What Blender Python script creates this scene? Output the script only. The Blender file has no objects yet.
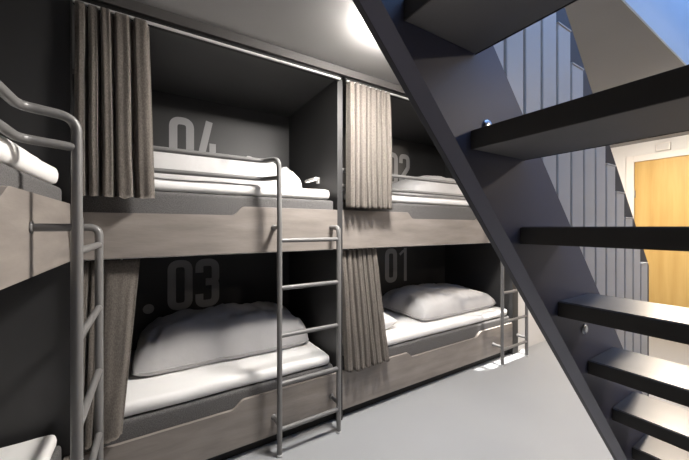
import bpy, bmesh, math, random
from mathutils import Vector, Matrix, noise
S = bpy.context.scene
COL = S.collection
random.seed(7)
PI = math.pi

# ------------------------------------------------------------------ materials
def mat(name, col, rough=.5, col2=None, scale=(8, 8, 8), detail=4, bump=0, bscale=None, spec=.5, metal=0, coat=0, lo=.35, hi=.65, sheen=0):
    m = bpy.data.materials.new(name); m.use_nodes = True
    nt = m.node_tree; p = nt.nodes['Principled BSDF']
    p.inputs['Base Color'].default_value = (*col, 1)
    p.inputs['Roughness'].default_value = rough
    p.inputs['Specular IOR Level'].default_value = spec
    p.inputs['Metallic'].default_value = metal
    p.inputs['Coat Weight'].default_value = coat
    p.inputs['Sheen Weight'].default_value = sheen
    tc = nt.nodes.new('ShaderNodeTexCoord')
    def nz(sc, det):
        mp = nt.nodes.new('ShaderNodeMapping'); mp.inputs['Scale'].default_value = sc
        n = nt.nodes.new('ShaderNodeTexNoise'); n.inputs['Scale'].default_value = 1; n.inputs['Detail'].default_value = det
        nt.links.new(tc.outputs['Object'], mp.inputs[0]); nt.links.new(mp.outputs[0], n.inputs[0])
        return n
    if col2:
        n = nz(scale, detail)
        r = nt.nodes.new('ShaderNodeValToRGB')
        r.color_ramp.elements[0].position = lo; r.color_ramp.elements[1].position = hi
        r.color_ramp.elements[0].color = (*col, 1); r.color_ramp.elements[1].color = (*col2, 1)
        nt.links.new(n.outputs[0], r.inputs[0]); nt.links.new(r.outputs[0], p.inputs['Base Color'])
    if bump:
        n2 = nz(bscale or scale, 3)
        b = nt.nodes.new('ShaderNodeBump'); b.inputs['Strength'].default_value = bump; b.inputs['Distance'].default_value = .01
        nt.links.new(n2.outputs[0], b.inputs['Height']); nt.links.new(b.outputs[0], p.inputs['Normal'])
    return m
def emis(name, col, st):
    m = bpy.data.materials.new(name); m.use_nodes = True
    p = m.node_tree.nodes['Principled BSDF']
    p.inputs['Base Color'].default_value = (.8, .8, .8, 1)
    p.inputs['Emission Color'].default_value = (*col, 1); p.inputs['Emission Strength'].default_value = st
    return m
M = dict(
 dark=mat('anthracite laminate', (.037, .0365, .0375), .5, (.042, .0415, .0425), (3, 3, 3)),
 board=mat('grey stained plywood', (.190, .168, .152), .5, (.285, .254, .230), (3, 14, 16), 6, .08, (20, 60, 90), lo=.3, hi=.7),
 metal=mat('grey powder coated steel', (.16, .157, .155), .38, spec=.5),
 curtain=mat('beige brown woven cloth', (.19, .166, .145), .9, (.285, .252, .224), (260, 260, 120), 2, .25, (500, 500, 300), sheen=.2),
 mattress=mat('grey mattress fabric', (.070, .068, .068), .95, (.135, .13, .13), (230, 230, 230), 2, .25, (300, 300, 300)),
 sheet=mat('white cotton', (.80, .79, .78), .85, bump=.3, bscale=(9, 13, 9)),
 duvet=mat('pale grey cotton', (.50, .492, .495), .85, (.55, .54, .54), (5, 5, 5), 3, .55, (9, 15, 9)),
 piping=mat('pale cotton piping', (.42, .41, .415), .85),
 pillow=mat('white pillow cotton', (.76, .75, .75), .85, bump=.1, bscale=(20, 20, 20)),
 number=mat('grey number paint', (.36, .355, .36), .6),
 floor=mat('pale grey floor coating', (.31, .32, .334), .34, (.33, .34, .354), (1.2, 1.2, 1.2), 5, spec=.4),
 ceil=mat('matt ceiling paint', (.265, .258, .254), .9, (.28, .272, .268), (2, 2, 2)),
 white=mat('white wall paint', (.70, .69, .68), .85, (.73, .72, .71), (2, 2, 2)),
 blue=mat('skylight tinted wall paint', (.66, .77, .88), .85, (.68, .79, .90), (2, 2, 2)),  # blue of the skylight put into the stair well wall colour
 grey=mat('grey wall paint', (.16, .155, .155), .85, (.175, .17, .17), (2, 2, 2)),
 track=mat('white aluminium', (.6, .59, .58), .35),
 black=mat('black gap', (.008, .008, .008), .7),
 stringer=mat('sky tinted grey painted steel', (.102, .102, .142), .45, (.108, .108, .148), (4, 4, 4), spec=.45),  # grey paint; its blue tint stands in for skylight on the web
 tread=mat('charcoal painted tread', (.17, .162, .16), .6, (.185, .176, .174), (6, 6, 6), spec=.4),
 treadtop=mat('charcoal glossy tread covering', (.075, .073, .075), .31, (.085, .083, .084), (6, 6, 6), spec=1.0),
 edge=mat('black tread edging', (.038, .036, .035), .6),
 fascia=mat('grey fascia paint', (.085, .08, .078), .6),
 guard=mat('dark blue grey sheet', (.030, .031, .042), .5),
 slat=mat('pale grey metal slat', (.74, .69, .62), .35, (.73, .68, .61), (2, 2, 40), spec=.6),
 bolt=mat('brushed steel', (.6, .62, .65), .25, metal=1),
 door=mat('yellow birch veneer', (.50, .31, .09), .45, (.60, .40, .14), (60, 14, 1.2), 5, lo=.3, hi=.7),
 frame=mat('white door frame', (.74, .71, .68), .5),
 rubber=mat('white plastic foot', (.6, .6, .6), .5),
 lamp=emis('lamp diffuser', (1, .95, .89), 350),
 lamp2=emis('hall lamp diffuser', (1, .88, .74), 720),
 fill_lamp=emis('added fill lamp diffuser', (1, .86, .70), 210),
 lamp3=emis('reading lamp diffuser', (1, .92, .82), 2.0),
)

# ------------------------------------------------------------------ objects
def obj(name, bm, m, parent=None, smooth=False, loc=None):
    me = bpy.data.meshes.new(name)
    bmesh.ops.recalc_face_normals(bm, faces=bm.faces[:])
    bm.to_mesh(me); bm.free()
    me.materials.append(M[m])
    if smooth:
        for p in me.polygons: p.use_smooth = True
    o = bpy.data.objects.new(name, me); COL.objects.link(o)
    if parent: o.parent = parent
    if loc: o.location = loc
    return o
def tag(o, label=None, cat=None, group=None, kind=None):
    if label: o['label'] = label
    if cat: o['category'] = cat
    if group: o['group'] = group
    if kind: o['kind'] = kind
    return o
def thing(name, label, cat, loc=(0, 0, 0), rz=0, group=None):
    o = bpy.data.objects.new(name, None); COL.objects.link(o)
    o.location = loc; o.rotation_euler = (0, 0, rz); o.empty_display_size = .1
    return tag(o, label, cat, group)
def struct(name, bm, m, parent=None):
    return tag(obj(name, bm, m, parent), kind='structure')

def box(x0, x1, y0, y1, z0, z1, bev=0, seg=2, bm=None):
    bm = bm or bmesh.new()
    vs = [bm.verts.new((x, y, z)) for x in (x0, x1) for y in (y0, y1) for z in (z0, z1)]
    fs = [bm.faces.new([vs[i] for i in q]) for q in ((0, 1, 3, 2), (4, 6, 7, 5), (0, 4, 5, 1), (2, 3, 7, 6), (0, 2, 6, 4), (1, 5, 7, 3))]
    if bev:
        es = list({e for f in fs for e in f.edges})
        bmesh.ops.bevel(bm, geom=es, offset=bev, segments=seg, affect='EDGES', profile=.5)
    return bm
def prism(pts, axis, d0, d1, bev=0, bm=None):
    """polygon extruded along axis; pts are the two other coordinates in order"""
    bm = bm or bmesh.new()
    def P(p, d):
        return (p[0], d, p[1]) if axis == 'y' else ((d, p[0], p[1]) if axis == 'x' else (p[0], p[1], d))
    A = [bm.verts.new(P(p, d0)) for p in pts]; B = [bm.verts.new(P(p, d1)) for p in pts]
    n = len(pts); fs = [bm.faces.new(A), bm.faces.new(B[::-1])]
    for i in range(n): fs.append(bm.faces.new((A[i], A[(i + 1) % n], B[(i + 1) % n], B[i])))
    if bev:
        bmesh.ops.bevel(bm, geom=list({e for f in fs for e in f.edges}), offset=bev, segments=2, affect='EDGES', profile=.5)
    return bm
def fillet(pts, rads, n=7):
    P = [Vector(p) for p in pts]; out = [P[0]]
    for i in range(1, len(P) - 1):
        r = rads if not isinstance(rads, (list, tuple)) else rads[i - 1]
        a, b = P[i - 1] - P[i], P[i + 1] - P[i]
        la, lb = a.length, b.length; a.normalize(); b.normalize()
        ang = a.angle(b)
        if r <= 0 or ang > PI - .01: out.append(P[i]); continue
        t = min(r / math.tan(ang / 2), la * .48, lb * .48)
        p0, p1 = P[i] + a * t, P[i] + b * t
        for k in range(n + 1):
            u = k / n
            out.append(p0 * (1 - u) ** 2 + P[i] * 2 * u * (1 - u) + p1 * u * u)
    out.append(P[-1]); return out
def tube(pts, r, seg=14, bm=None):
    bm = bm or bmesh.new(); P = [Vector(p) for p in pts]; rings = []
    T0 = (P[1] - P[0]).normalized()
    N = T0.orthogonal().normalized()
    for i, p in enumerate(P):
        if i == 0: T = T0
        elif i == len(P) - 1: T = (P[i] - P[i - 1]).normalized()
        else: T = ((P[i + 1] - p).normalized() + (p - P[i - 1]).normalized()).normalized()
        N = (N - T * N.dot(T)).normalized(); B = T.cross(N)
        rings.append([bm.verts.new(p + (N * math.cos(2 * PI * k / seg) + B * math.sin(2 * PI * k / seg)) * r) for k in range(seg)])
    for i in range(len(rings) - 1):
        for k in range(seg):
            bm.faces.new((rings[i][k], rings[i][(k + 1) % seg], rings[i + 1][(k + 1) % seg], rings[i + 1][k]))
    for rg in (rings[0], rings[-1]): bm.faces.new([bm.verts.new(v.co) for v in rg])
    return bm
def lathe(prof, seg=28, bm=None, mtx=None):
    """profile of (radius, height) around z"""
    bm = bm or bmesh.new(); rings = []; new = []
    for r, z in prof:
        ring = [bm.verts.new((r * math.cos(2 * PI * k / seg), r * math.sin(2 * PI * k / seg), z)) for k in range(seg)]
        rings.append(ring); new += ring
    for i in range(len(rings) - 1):
        for k in range(seg):
            bm.faces.new((rings[i][k], rings[i][(k + 1) % seg], rings[i + 1][(k + 1) % seg], rings[i + 1][k]))
    for rg in (rings[0], rings[-1]):
        cv = [bm.verts.new(v.co) for v in rg]; new += cv; bm.faces.new(cv)
    if mtx: bmesh.ops.transform(bm, matrix=mtx, verts=new)
    return bm

# ------------------------------------------------------------------ numbers painted on the bunk walls
def stroke(bm, path, w, y, closed=False):
    P = [Vector((p[0], p[1])) for p in path]; n = len(P); L = []; R = []
    for i in range(n):
        if closed: a, b = P[i - 1], P[(i + 1) % n]
        else: a, b = P[max(i - 1, 0)], P[min(i + 1, n - 1)]
        d1 = (P[i] - a).normalized() if (P[i] - a).length > 1e-9 else (b - P[i]).normalized()
        d2 = (b - P[i]).normalized() if (b - P[i]).length > 1e-9 else d1
        t = (d1 + d2).normalized(); nn = Vector((-t.y, t.x)); k = 1 / max(.5, nn.dot(Vector((-d1.y, d1.x))))
        L.append(P[i] + nn * w / 2 * k); R.append(P[i] - nn * w / 2 * k)
    lf = [bm.verts.new((p.x, y, p.y)) for p in L]; rf = [bm.verts.new((p.x, y, p.y)) for p in R]
    for i in range(n if closed else n - 1):
        j = (i + 1) % n
        bm.faces.new((lf[i], lf[j], rf[j], rf[i]))
def fil2(pts, r): return [(p.x, p.y) for p in fillet([(a, b, 0) for a, b in pts], r)]
def digit(bm, ch, x, z, w, h, y):
    s = w * .325; l, r, t, b = x + s / 2, x + w - s / 2, z + h - s / 2, z + s / 2
    q = w * .30
    if ch == '0':
        pts = fil2([(l, z + h / 2), (l, t), (r, t), (r, b), (l, b), (l, z + h / 2)], q)[:-1]
        stroke(bm, pts, s, y, True)
    elif ch == '3':
        m = z + h * .52
        stroke(bm, fil2([(l, z + h * .72), (l, t), (r, t), (r, m), (x + w * .42, m)], [q, q, q * .7]), s, y)
        stroke(bm, fil2([(x + w * .42, m), (r, m), (r, b), (l, b), (l, z + h * .28)], [q * .7, q, q]), s, y + .0004)
    elif ch == '4':
        stroke(bm, [(x + w * .55, z + h), (x + s * .5, z + h * .22)], s * .95, y)
        stroke(bm, [(x, z + h * .22), (x + w, z + h * .22)], s * .8, y + .0004)
        stroke(bm, [(x + w * .70, z + h * .55), (x + w * .70, z)], s * .9, y + .0008)
    elif ch == '2':
        stroke(bm, fil2([(l, z + h * .72), (l, t), (r, t), (r, z + h * .60), (l, z + h * .24), (l, b), (l + .001, b)], [q, q, q, q * .6, 0]), s, y)
        stroke(bm, [(x, z + s * .45), (x + w, z + s * .45)], s * .9, y + .0004)
    elif ch == '1':
        c = x + w - s / 2
        stroke(bm, [(c, z + h), (c, z)], s, y)
        stroke(bm, [(x + w * .18, z + h * .80), (x + w * .45, z + h * .88), (c, z + h * .94)], s * .7, y + .0004)
def number_mesh(text, x, z, w, h, y, w2=None, gap=.02):
    bm = bmesh.new()
    digit(bm, text[0], x, z, w, h, y); digit(bm, text[1], x + w + gap, z, w2 or w, h, y)
    c = Vector((x - .119, z + .036)); vs = [bm.verts.new((c.x + .035 * math.cos(2 * PI * k / 24), y, c.y + .035 * math.sin(2 * PI * k / 24))) for k in range(24)]
    bm.faces.new(vs)
    r = bmesh.ops.extrude_face_region(bm, geom=bm.faces[:])
    bmesh.ops.translate(bm, vec=(0, -.0012, 0), verts=[v for v in r['geom'] if isinstance(v, bmesh.types.BMVert)])
    return bm

# ------------------------------------------------------------------ setting
CE = 2.35           # ceiling height
WB = .543           # edge of the stair well
WA0, WA1 = -.50, 3.6
WY0 = -.80
BACK = 2.70
XW, YW, XF = -1.20, -2.10, 5.15
struct('floor', box(XW - .1, XF + .1, YW - .1, BACK + .1, -.1, 0), 'floor')
struct('ceiling', box(XW - .1, XF + .1, WB, BACK + .1, CE, 2.6), 'ceil')
struct('ceiling', box(XW - .1, WA0, WY0, WB, CE, 2.6), 'ceil')
struct('ceiling', box(WA1, XF + .1, WY0, WB, CE, 2.6), 'ceil')
struct('ceiling', box(XW - .1, XF + .1, YW - .1, WY0, CE, 2.6), 'ceil')
# upstairs walls round the stair well, open to the sky through a rooflight
struct('wall_upstairs_front', box(XW - .1, WA1 + .1, WY0 - .1, WY0, 2.6, 3.9), 'blue')
struct('wall_upstairs_far', box(WA1, WA1 + .1, WY0, WB, 2.6, 3.9), 'blue')
struct('wall_upstairs_near', box(XW - .1, XW, WY0, WB, 2.6, 3.9), 'blue')
bm = box(XW - .1, WA1 + .1, WB, WB + .1, 2.6, 3.9)
box(WA0, WA1, WB - .008, WB - .0005, CE + .0005, 2.62, bm=bm)
struct('wall_upstairs_back', bm, 'blue')
struct('wall_left', box(XW - .1, XW, YW - .1, BACK + .1, 0, CE), 'grey')
struct('wall_back', box(XW, 3.235, BACK, BACK + .1, 0, CE), 'grey')
struct('wall_right', box(3.235, XF + .1, 1.812, 1.912, 0, CE), 'white')
struct('wall_front', box(XW, XF + .1, YW - .1, YW, 0, CE), 'grey')
# far wall with the door
D0, D1, DT = .47, 1.392, 2.122
bm = bmesh.new()
box(XF, XF + .1, D1 + .005, 1.812, 0, CE, bm=bm)
box(XF, XF + .1, D0 - .005, D1 + .005, DT + .005, CE, bm=bm)
box(XF, XF + .1, YW, D0 - .005, 0, CE, bm=bm)
struct('wall_far', bm, 'white')
dr = struct('door_1', box(XF + .012, XF + .055, D0, D1, .006, DT, .002), 'door')
bm = bmesh.new()
box(XF - .018, XF - .0005, D1 - .002, D1 + .075, 0, DT + .075, .004, bm=bm)
box(XF - .018, XF - .0005, D0 - .075, D0 + .002, 0, DT + .075, .004, bm=bm)
box(XF - .018, XF - .0005, D0 + .002, D1 - .002, DT - .002, DT + .075, .004, bm=bm)
obj('door_frame', bm, 'frame', dr)
for z in (.25, 1.72):
    obj('hinge', tube([(XF + .004, D1 - .006, z - .045), (XF + .004, D1 - .006, z + .045)], .007, 10), 'bolt', dr, True)
obj('door_handle', tube(fillet([(XF + .012, D0 + .07, 1.05), (XF - .05, D0 + .07, 1.05), (XF - .05, D0 + .19, 1.05)], .02), .009, 10), 'bolt', dr, True)
# fascia board running over both bunks under the ceiling
bm = box(-.24, 3.235, 1.73, 1.75, 2.302, CE)
struct('trim_1', bm, 'fascia')

# ------------------------------------------------------------------ bunk units
DEP = .862
RS, RR = .0152, .0128
ZU0, ZUL, ZUH = 1.155, 1.367, 1.418
ZL0, ZLL, ZLH = .067, .283, .327
def board_bm(L, z0, zl, zh, n):
    """n = (end of left high part, start of low, end of low, start of right high)"""
    low = [(L, zh), (n[3], zh)]
    pts = [(0, z0), (L, z0), (L, zh)]
    def ease(xa, za, xb, zb):
        return [(xa + (xb - xa) * u, za + (zb - za) * (3 * u * u - 2 * u ** 3)) for u in [k / 8 for k in range(9)]]
    pts += ease(n[3], zh, n[2], zl)
    pts += ease(n[1], zl, n[0], zh)
    pts += [(0, zh)]
    return prism(pts, 'y', 0, .020, .0015)
def make_bunk(loc, rz, L, label, notch, x_near, x_far, off, panels, nums=(), tracks=True, right_w=.04, x_open=0, zr=(1.69, 1.583), zh=ZUH):
    t = thing('bunk_bed', label, 'bunk bed', loc, rz)
    obj('bed_board', board_bm(L, ZU0, ZUL, zh, notch), 'board', t)
    obj('bed_board', board_bm(L, ZL0, ZLL, ZLH, notch), 'board', t)
    obj('bed_base', box(0, L, .0205, DEP - .001, 1.165, 1.19), 'dark', t)
    obj('bed_base', box(0, L, .0205, DEP - .001, .09, .115), 'dark', t)
    obj('plinth', box(0, L, .042, .062, .0005, .089), 'black', t)
    obj('back_panel', box(.0, L + .03, DEP, DEP + .02, .0005, 2.299), 'dark', t)
    obj('top_panel', box(x_open + .001, L + .03, -.02 if x_open else 0, DEP + .02, 2.30, 2.325), 'dark', t)
    if 'l' in panels: obj('side_panel', box(-.04, -.0005, .0, DEP - .001, .0005, 2.299, .001), 'dark', t)
    if 'r' in panels: obj('side_panel', box(L + .0005, L + right_w, .0, DEP - .001, .0005, 2.299, .001), 'dark', t)
    if tracks:
        obj('curtain_track', box(x_open + .005, L - .005, -.052, -.036, 2.268, 2.277, .002), 'track', t)
        obj('track_channel', box(x_open + .005, L, -.034, -.012, 2.270, 2.2995), 'black', t)
        obj('curtain_track', box(x_open + .005, L - .005, .048, .064, 1.148, 1.1645, .002), 'track', t)
    for txt, x, z, w, h, w2 in nums:
        obj('bed_number', number_mesh(txt, x, z, w, h, DEP - .0005, w2), 'number', t)
    # ladder and guard rails
    xn, xf = x_near, x_far; yr = .012
    path = fillet([(.002, yr, zr[0]), (xn - .06, yr, zr[0]), (xn - .004, -off, zr[0]), (xn, -off, 1.33)], [.05, .045])
    # near-vertical end
    path[-1] = Vector((xn, -off, 1.33))
    obj('guard_rail', tube(path, RR + .001), 'metal', t, True)
    obj('guard_rail', tube(fillet([(.002, yr, zr[1]), (xn - .06, yr, zr[1]), (xn - .006, -off + .008, zr[1])], .05), RR), 'metal', t, True)
    obj('ladder_stile', tube([(xn, -off, .012), (xn, -off, 1.3305)], RS), 'metal', t, True)
    obj('ladder_stile', tube(fillet([(xf, -off, .012), (xf, -off, 1.30), (xf, -.001, 1.30)], .035), RS), 'metal', t, True)
    for x in (xn, xf):
        o = obj('ladder_foot', lathe([(.012, 0), (.016, .002), (.016, .014), (.012, .016)], 16), 'rubber', t, True, (x, -off, 0.0005))
    for z in (1.226, .955, .683, .409, .15):
        obj('ladder_rung', tube([(xn, -off, z), (xf, -off, z)], .0128), 'metal', t, True)
    for x, z in ((xn, 1.30), (xn, .175), (xf, .185)):
        bm = tube([(x, -off, z), (x, -.001, z)], .012)
        lathe([(.018, 0), (.018, .004), (.012, .006)], 16, bm, Matrix.Translation((x, -.0005, z)) @ Matrix.Rotation(PI / 2, 4, 'X'))
        obj('ladder_bracket', bm, 'metal', t, True)
    return t
B0 = 1.785
XL0, XL1 = -1.00, 1.052       # left unit
XR0, XR1 = 1.092, 3.13        # right unit
make_bunk((XL0, B0, 0), 0, XL1 - XL0, 'dark grey built-in bunk numbered 03 below and 04 above',
          (.52, .60, 1.375, 1.445), .615 - XL0, 1.005 - XL0, .095, 'lr',
          [('04', .107 - XL0, 1.757, .168, .378, .163), ('03', .097 - XL0, .676, .168, .378, .173)], x_open=-.295 - XL0)
make_bunk((XR0, B0, 0), 0, XR1 - XR0, 'dark grey built-in bunk numbered 01 below and 02 above, beyond the first curtain',
          (.586, .655, 1.435, 1.525), 2.794 - XR0, 3.216 - XR0, .093, 'r',
          [('02', 2.183 - XR0, 1.757, .165, .378, .160), ('01', 2.164 - XR0, .690, .172, .378, .125)], right_w=.10, x_open=.0001)
BA = -.297
LB = 2.0
make_bunk((BA, 1.745 - LB, 0), PI / 2, LB, 'grey bunk along the left wall, its ladder nearest the camera',
          (.50, .57, 1.262, 1.335), LB - .510, LB - .045, .102, 'lr', tracks=False, zr=(1.632, 1.543), zh=1.402)

# ------------------------------------------------------------------ bedding
def slab_bm(L, W, z0, z1, r, seed, amp=.004, nx=60, ny=26):
    """soft rounded slab with slightly uneven faces, from 0..L, 0..W"""
    bm = box(0, L, 0, W, z0, z1)
    bmesh.ops.bevel(bm, geom=bm.edges[:], offset=r, segments=4, affect='EDGES', profile=.55)
    for ax, n, d in ((0, nx, L), (1, ny, W)):
        for k in range(1, n):
            co = Vector((0, 0, 0)); co[ax] = d * k / n; no = Vector((0, 0, 0)); no[ax] = 1
            bmesh.ops.bisect_plane(bm, geom=bm.verts[:] + bm.edges[:] + bm.faces[:], plane_co=co, plane_no=no)
    for v in bm.verts:
        c = v.co; k = noise.noise(Vector((c.x * 5, c.y * 6, seed))) + .5 * noise.noise(Vector((c.x * 13, c.y * 13, seed + 3)))
        v.co.z += k * amp * (1 if c.z > z1 - r else .15)
        v.co.y += amp * .9 * noise.noise(Vector((c.x * 4, c.z * 9, seed + 9))) * (1 if c.y < W / 2 else 0)
    return bm
def quilt_bm(L, W, H, seed, p=3.2, q=.55, wr=.012, nx=90, ny=46, skew=0, rim=.12, topf=None, sag=.0, turn=0):
    bm = bmesh.new(); top = []; bot = []
    for i in range(nx + 1):
        rt = []; rb = []
        for j in range(ny + 1):
            s = math.sin((2 * i / nx - 1) * PI / 2 * .999); t = math.sin((2 * j / ny - 1) * PI / 2 * .999)
            e = (max(0, 1 - abs(s) ** p) ** q) * (max(0, 1 - abs(t) ** p) ** q)
            rx = (1 - .05 * (1 - t * t) - .07 * abs(s * t) ** 4); ry = (1 - .06 * (1 - s * s) - .10 * abs(s * t) ** 4)
            x = s * L / 2 * rx; y = t * W / 2 * ry + skew * x
            y += .012 * noise.noise(Vector((x * 6, seed, 1))) * abs(t)
            x += .012 * noise.noise(Vector((seed, y * 8, 4))) * abs(s)
            h = H * (topf(s, t) if topf else 1)
            w = 0
            if 0 < e:
                n1 = noise.noise(Vector((x * 4.2 + y * 1.5, y * 5, seed)))
                n2 = 1 - abs(noise.noise(Vector((x * 7 + 3 * y, y * 4 - 2 * x, seed + 5)))) * 2
                n3 = 1 - abs(noise.noise(Vector((x * 15 - 5 * y, y * 7 + 3 * x, seed + 8)))) * 2
                w = (n1 * 1.3 + n2 * .8 + n3 * .45) * wr * min(1, e * 1.4)
            zr = rim * H
            rt.append(bm.verts.new((x, y, zr + (h - zr) * e + w)))
            rb.append(None if i in (0, nx) or j in (0, ny) else bm.verts.new((x, y, zr * (1 - min(1, e * 2.2)))))
        top.append(rt); bot.append(rb)
    g = lambda i, j: bot[i][j] or top[i][j]
    for i in range(nx):
        for j in range(ny):
            bm.faces.new((top[i][j], top[i + 1][j], top[i + 1][j + 1], top[i][j + 1]))
            bm.faces.new((g(i, j), g(i, j + 1), g(i + 1, j + 1), g(i + 1, j)))
    if turn: bmesh.ops.rotate(bm, matrix=Matrix.Rotation(turn, 3, 'Z'), verts=bm.verts[:])
    return bm
def piping(o, nx=90, ny=46, r=.0055):
    vs = o.data.vertices; B = [v.co.copy() for v in vs]
    # rim vertices: those on the outline of the grid, found as the extreme ones of each row
    zr = min(abs(v.z) for v in B if v.z > 0)
    idx = {}; n = 0; rim = []
    for i in range(nx + 1):
        for j in range(ny + 1):
            if i in (0, nx) or j in (0, ny): idx[(i, j)] = n; n += 1
            else: n += 2
    loop = [(i, 0) for i in range(nx + 1)] + [(nx, j) for j in range(1, ny + 1)] + [(i, ny) for i in range(nx - 1, -1, -1)] + [(0, j) for j in range(ny - 1, -1, -1)]
    pts = []
    for k in loop:
        p = B[idx[k]]
        if not pts or (p - pts[-1]).length > .012: pts.append(p)
    obj('piping', tube(pts, r, 8), 'piping', o, True)
def bed(x0, x1, zt, mz, loc, rz, lab_m, lab_t, seed, th=.068):
    """mattress and the sheeted topper on it; local x along the bed, y from the board inwards"""
    L = x1 - x0
    o = obj('mattress', slab_bm(L, .832, 0, mz - zt, .022, seed, .002, 40, 14), 'mattress', None, True, loc)
    o.rotation_euler = (0, 0, rz); tag(o, lab_m, 'mattress', 'grey mattresses in the bunks')
    c = Vector((.022, .006, mz - zt + .003)); c.rotate(Matrix.Rotation(rz, 3, 'Z'))
    o = obj('mattress_topper', slab_bm(L - .045, .815, 0, th, .030, seed + 4, .006), 'sheet', None, True, tuple(Vector(loc) + c))
    o.rotation_euler = (0, 0, rz); tag(o, lab_t, 'mattress topper', 'white sheeted toppers')
ub, lb = 1.1905, .1155
MY = B0 + .0215
bed(XL0 + .01, XL1 - .012, ub, 1.482, (XL0 + .01, MY, ub), 0, 'grey fabric mattress in the upper bunk under the number 04',
    'thick white sheeted topper in the upper bunk numbered 04', 1)
bed(XL0 + .01, XL1 - .012, lb, .378, (XL0 + .01, MY, lb), 0, 'grey fabric mattress in the lower bunk under the number 03',
    'thick white sheeted topper in the lower bunk numbered 03', 2)
bed(XR0 + .01, XR1 - .012, ub, 1.49, (XR0 + .01, MY, ub), 0, 'grey fabric mattress in the upper bunk under the number 02',
    'thick white sheeted topper in the upper bunk numbered 02', 3)
bed(XR0 + .01, XR1 - .012, lb, .395, (XR0 + .01, MY, lb), 0, 'grey fabric mattress in the lower bunk under the number 01',
    'thick white sheeted topper in the lower bunk numbered 01', 4)
MX = BA - .0215
bed(0, LB - .04, ub, 1.468, (MX, 1.745 - LB + .02, ub), PI / 2, 'grey fabric mattress in the upper left bunk, nearest the camera',
    'thick white sheeted topper in the upper left bunk beside the bent rails', 5, .075)
bed(0, LB - .04, lb, .402, (MX, 1.745 - LB + .02, lb), PI / 2, 'grey fabric mattress low in the bunk along the left wall',
    'white sheeted topper in the bottom left corner of the photo, lower left bunk', 6, .062)

def bedding(name, bm, m, loc, label, cat, group=None):
    o = obj(name, bm, m, None, True, loc); tag(o, label, cat, group)
    if name == 'duvet': piping(o)
    return o
QG = 'folded duvets on the bunks'
bedding('duvet', quilt_bm(1.22, .52, .205, 11, 4.5, .42, .027, rim=.10, turn=-.02, topf=lambda s, t: 1.0 - .10 * max(0, s) ** 2), 'duvet', (.345, 2.30, 1.562),
        'pale crumpled duvet folded long on the upper bunk numbered 04', 'duvet', QG)
bedding('duvet', quilt_bm(1.12, .56, .250, 23, 5, .45, .024, rim=.10, turn=-.03, topf=lambda s, t: .98 - .12 * max(0, s) - .08 * max(0, -s)), 'duvet', (.445, 2.315, .458),
        'pale grey duvet folded long on the lower bunk numbered 03', 'duvet', QG)
bedding('duvet', quilt_bm(1.10, .62, .235, 37, 3.2, .55, .012, rim=.10), 'duvet', (2.52, 2.29, 1.572),
        'pale grey duvet on the upper bunk numbered 02', 'duvet', QG)
bedding('duvet', quilt_bm(1.14, .72, .185, 41, 4.5, .45, .020, rim=.16, topf=lambda s, t: 1 - .18 * max(0, s)), 'duvet', (2.54, 2.25, .476),
        'pale grey duvet spread on the lower bunk numbered 01', 'duvet', QG)
bedding('pillow', quilt_bm(.42, .60, .135, 53, 2.6, .55, .006, 50, 50, rim=.40, turn=.05), 'pillow', (1.50, 2.20, .476),
        'small white pillow partly behind the curtain of the lower bunk 01', 'pillow')

# ------------------------------------------------------------------ curtains
def curtain(label, aT, aB, zT, zB, bT, bB, folds, ampT, ampB, seed, over=.07, ny=46, per=24):
    """aT/aB: (left,right) at top and hem; folds: relative widths of the pleats"""
    bm = bmesh.new(); tot = sum(folds); edges = [0]
    for f in folds: edges.append(edges[-1] + f / tot)
    nx = len(folds) * per; rows = []
    for j in range(ny + 1):
        t = j / ny; row = []
        for i in range(nx + 1):
            k = min(i // per, len(folds) - 1); u = (i - k * per) / per
            s = edges[k] + (edges[k + 1] - edges[k]) * u
            ph = 2 * PI * u
            amp = ampT + (ampB - ampT) * t
            fk = .7 + .5 * noise.noise(Vector((k * 1.7, seed, t * 1.2)))
            f = min(1, max(0, (abs(math.sin(PI * u)) - .22) / .50)); f = f * f * (3 - 2 * f)
            wv = 1 - 1.75 * f - .25 * math.sin(PI * u) + .06 * math.cos(3 * ph + k)
            s2 = s + .022 * noise.noise(Vector((k * 2.1, t * 1.6, seed))) * math.sin(PI * s)
            a = (aT[0] * (1 - t) + aB[0] * t) * (1 - s2) + (aT[1] * (1 - t) + aB[1] * t) * s2
            a -= math.sin(ph) * (edges[k + 1] - edges[k]) * abs(aT[1] - aT[0]) * over
            b = bT * (1 - t) + bB * t + amp * fk * wv + .006 * noise.noise(Vector((s * 9, t * 3, seed)))
            z = zT * (1 - t) + zB * t + .006 * noise.noise(Vector((s * 14, seed, 2))) * t + .004 * math.cos(ph) * t
            row.append(bm.verts.new((a, b, z)))
        rows.append(row)
    for j in range(ny):
        for i in range(nx):
            bm.faces.new((rows[j][i], rows[j][i + 1], rows[j + 1][i + 1], rows[j + 1][i]))
    r = bmesh.ops.solidify(bm, geom=bm.faces[:], thickness=.003)
    o = obj('curtain', bm, 'curtain', None, True)
    tag(o, label, 'curtain', 'bunk curtains drawn aside')
    for k in range(len(folds)):
        s = (edges[k] + edges[k + 1]) / 2
        a = aT[0] * (1 - s) + aT[1] * s
        obj('curtain_glider', box(a - .004, a + .004, bT - .004, bT + .004, zT - .014, zT + .004, .001), 'track', o)
    return o
curtain('brown curtain drawn to the left of upper bunk 04', (-.285, -.012), (-.285, .012), 2.260, 1.436, 1.728, 1.726,
        [.8, .75, .85, 1.25, 1.2], .032, .040, 3.0)
curtain('brown curtain drawn to the left of lower bunk 03, below the 04 curtain', (-.285, -.050), (-.285, -.118), 1.143, .338, 1.840, 1.752,
        [.8, .8, 2.8], .016, .018, 8.0, over=.04)
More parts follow.
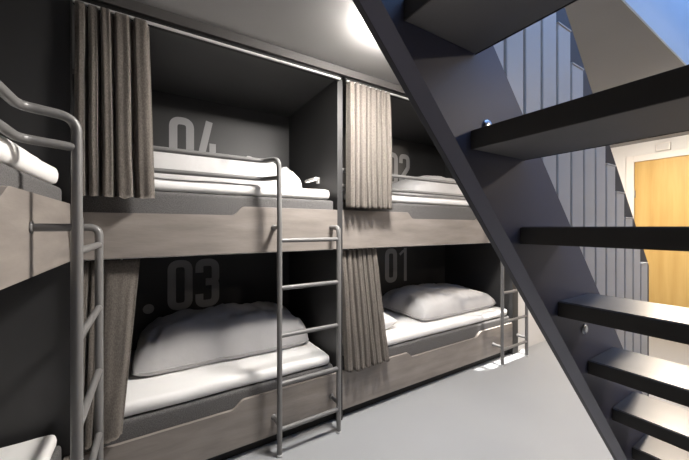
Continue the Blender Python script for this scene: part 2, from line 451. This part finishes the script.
curtain('bright beige pleated curtain at the left of upper bunk 02', (1.100, 1.452), (1.097, 1.462), 2.263, 1.430, 1.728, 1.724,
        [1.0, .8, 1.1, .7, 1.2, .8, 1.0, .9], .026, .038, 14.0)
curtain('grey brown pleated curtain at the left of lower bunk 01', (1.105, 1.42), (1.098, 1.468), 1.143, .338, 1.840, 1.748,
        [1, 1, .8, 1, .8, 1.1, 1.2], .022, .032, 21.0)

# ------------------------------------------------------------------ staircase
st = thing('staircase', 'steep dark steel open-tread staircase with a slatted guard, in the right foreground', 'staircase', (0, 0, 0))
R_, G_ = .217, .2005
m_ = R_ / G_
BS = .442
ub_z = lambda a: 1.712 - m_ * (a - .352)       # underside of the stringer
top_z = lambda a: 1.712 - m_ * (a - .352 - .362)
aU = lambda z: .352 + (1.712 - z) / m_
aTp = lambda z: aU(z) + .362
def stringer(b0, b1, lip0, lip1):
    bm = prism([(aU(0.001), .001), (aTp(.001), .001), (aTp(2.6), 2.6), (aU(2.6), 2.6)], 'y', b0, b1)
    # lower lip of the channel, square to the web, on the outside
    d = .010 * math.sqrt(1 + m_ * m_)
    prism([(aU(.001), .001), (aU(.001) + d / m_, .001), (aU(2.6) + d / m_, 2.6), (aU(2.6), 2.6)], 'y', lip0, lip1, bm=bm)
    prism([(aTp(.001) - d / m_, .001), (aTp(.001), .001), (aTp(2.6), 2.6), (aTp(2.6) - d / m_, 2.6)], 'y', lip0, lip0 + .004 if lip1 > lip0 else lip0 - .004, bm=bm)
    return bm
obj('stringer', stringer(BS, BS + .008, BS + .008, BS + .044), 'stringer', st)
obj('stringer', stringer(-.428, -.42, -.428, -.464), 'stringer', st)
for k in range(-5, 6):
    z = 1.3 + R_ * k; a = .809 - G_ * k
    obj('tread', box(a, a + .214, -.42, BS - .0005, z - .042, z, .004), 'tread', st)
    obj('tread_surface', box(a + .003, a + .211, -.417, BS - .002, z - .0005, z + .002, .0008), 'treadtop', st)
    obj('tread_edge', box(a - .0025, a + .0006, -.4195, BS - .001, z - .0425, z - .0005, .001), 'edge', st)
    obj('tread_edge', box(a + .2134, a + .2165, -.4195, BS - .001, z - .0425, z - .0005, .001), 'edge', st)
for a, z in ((.668, 1.536), (1.183, .973), (.153, 2.093)):
    obj('bolt_cap', lathe([(.017, 0), (.017, .003), (.012, .006), (.004, .006)], 24, None,
        Matrix.Translation((a, BS - .0005, z)) @ Matrix.Rotation(PI / 2, 4, 'X')), 'bolt', st, True)
# guard: dark sheet with slats on its inner face
gz = lambda a: 2.004 - m_ * (a - 1.18)
gp = [(.30, gz(.30)), (1.996, gz(1.996)), (1.996, .30), (1.99, .29)]
sh = prism([(-.12, gz(-.12)), (1.996, gz(1.996)), (1.996, .0015), (aU(.0015), .0015), (-.12, ub_z(-.12))], 'y', .4865, .5005, .001)
obj('guard_panel', sh, 'guard', st)
for k in range(-9, 13):
    r = .771 + .0923 * k; l = r - .081; c = (l + r) / 2
    zt = 1.940 - 1.065 * (c - 1.087); zb = ub_z(r) + .16
    s = obj('slat', box(l, r, .462, .486, zb, zt, .003), 'slat', st)
    if 3 <= k <= 12: obj('slat_cap', box(l - .001, r + .001, .460, .4862, zt, zt + .005, .001), 'slat', s)

# ------------------------------------------------------------------ lamps
def ceiling_light(a, b, r, m, label):
    t = thing('ceiling_light', label, 'ceiling light', (a, b, CE))
    obj('lamp_base', lathe([(r, -.001), (r, -.014), (r - .01, -.016)], 40), 'track', t, True)
    obj('diffuser', lathe([(r - .012, -.016), (r - .010, -.026), (r - .012, -.034), (r - .02, -.040), (.01, -.042)], 40), m, t, True)
    return t
ceiling_light(1.06, 1.19, .15, 'lamp', 'round glowing ceiling light beside the top of the stair stringer')
ceiling_light(3.95, .77, .10, 'lamp2', 'round ceiling light in the passage in front of the yellow door')
ceiling_light(2.5, -1.1, .10, 'fill_lamp', 'added round fill light beyond the staircase, unseen, brightening the slats')  # added lamp, out of view, to brighten and warm the slats
# little reading lamp on the partition of bunk 04
t = thing('reading_lamp', 'small pale reading lamp on the partition at the right of bunk 04', 'lamp', (XL1 - .0005, 2.06, 1.648))
obj('wall_mount', box(-.012, 0, -.02, .02, -.022, .022, .003), 'track', t)
obj('lamp_arm', tube([(-.012, 0, 0), (-.05, 0, 0)], .005, 10), 'track', t, True)
obj('lamp_head', box(-.075, -.045, -.085, .085, -.008, .010, .005), 'track', t)
obj('diffuser', box(-.070, -.050, -.078, .078, -.0095, -.0082), 'lamp3', t)
# added unseen spot, shaped to make the lit floor patch by the far ladder
t = thing('added_spot', 'added ceiling spot, unseen, making the lit floor patch by the far ladder', 'added_spot', (2.94, 1.725, CE))
obj('added_spot_ring', lathe([(.045, -.001), (.045, -.005), (.032, -.006)], 28), 'track', t, True)
ld = bpy.data.lights.new('added_spot_beam', 'SPOT'); ld.energy = 1500; ld.spot_size = math.radians(22); ld.spot_blend = .15; ld.shadow_soft_size = .02; ld.color = (1, .96, .9)
lo = bpy.data.objects.new('added_spot_beam', ld); COL.objects.link(lo); lo.parent = t; lo.location = (0, 0, -.012)
lo.rotation_euler = (math.radians(1.7), 0, 0); lo.scale = (1, .26, 1)
# box on the wall above the door
t = thing('emergency_light', 'small white rectangular box on the wall above the yellow door', 'wall box', (XF - .0005, 1.125, 2.255))
obj('housing', box(-.045, 0, -.062, .062, -.045, .045, .006), 'frame', t)
obj('cover_panel', box(-.048, -.0455, -.050, .050, -.033, .033, .001), 'track', t)

# ------------------------------------------------------------------ sky, camera
w = bpy.data.worlds.new('World'); S.world = w; w.use_nodes = True
bg = w.node_tree.nodes['Background']; bg.inputs[0].default_value = (.34, .55, 1.0, 1); bg.inputs[1].default_value = 2.6
F, CX, HY = 310., 344.5, 227.5
TA = math.atan((844 - CX) / F)
cd = bpy.data.cameras.new('Camera'); cd.sensor_width = 36; cd.lens = 36 * F / 689; cd.shift_y = (HY - 230) / 689; cd.clip_start = .02
cam = bpy.data.objects.new('Camera', cd); COL.objects.link(cam)
cam.location = (0, 0, 1.3); cam.rotation_euler = (PI / 2, 0, TA - PI / 2)
S.camera = cam
S.view_settings.view_transform = 'Standard'; S.view_settings.look = 'None'; S.view_settings.gamma = 1; S.view_settings.use_curve_mapping = False
S.view_settings.exposure = 0.0
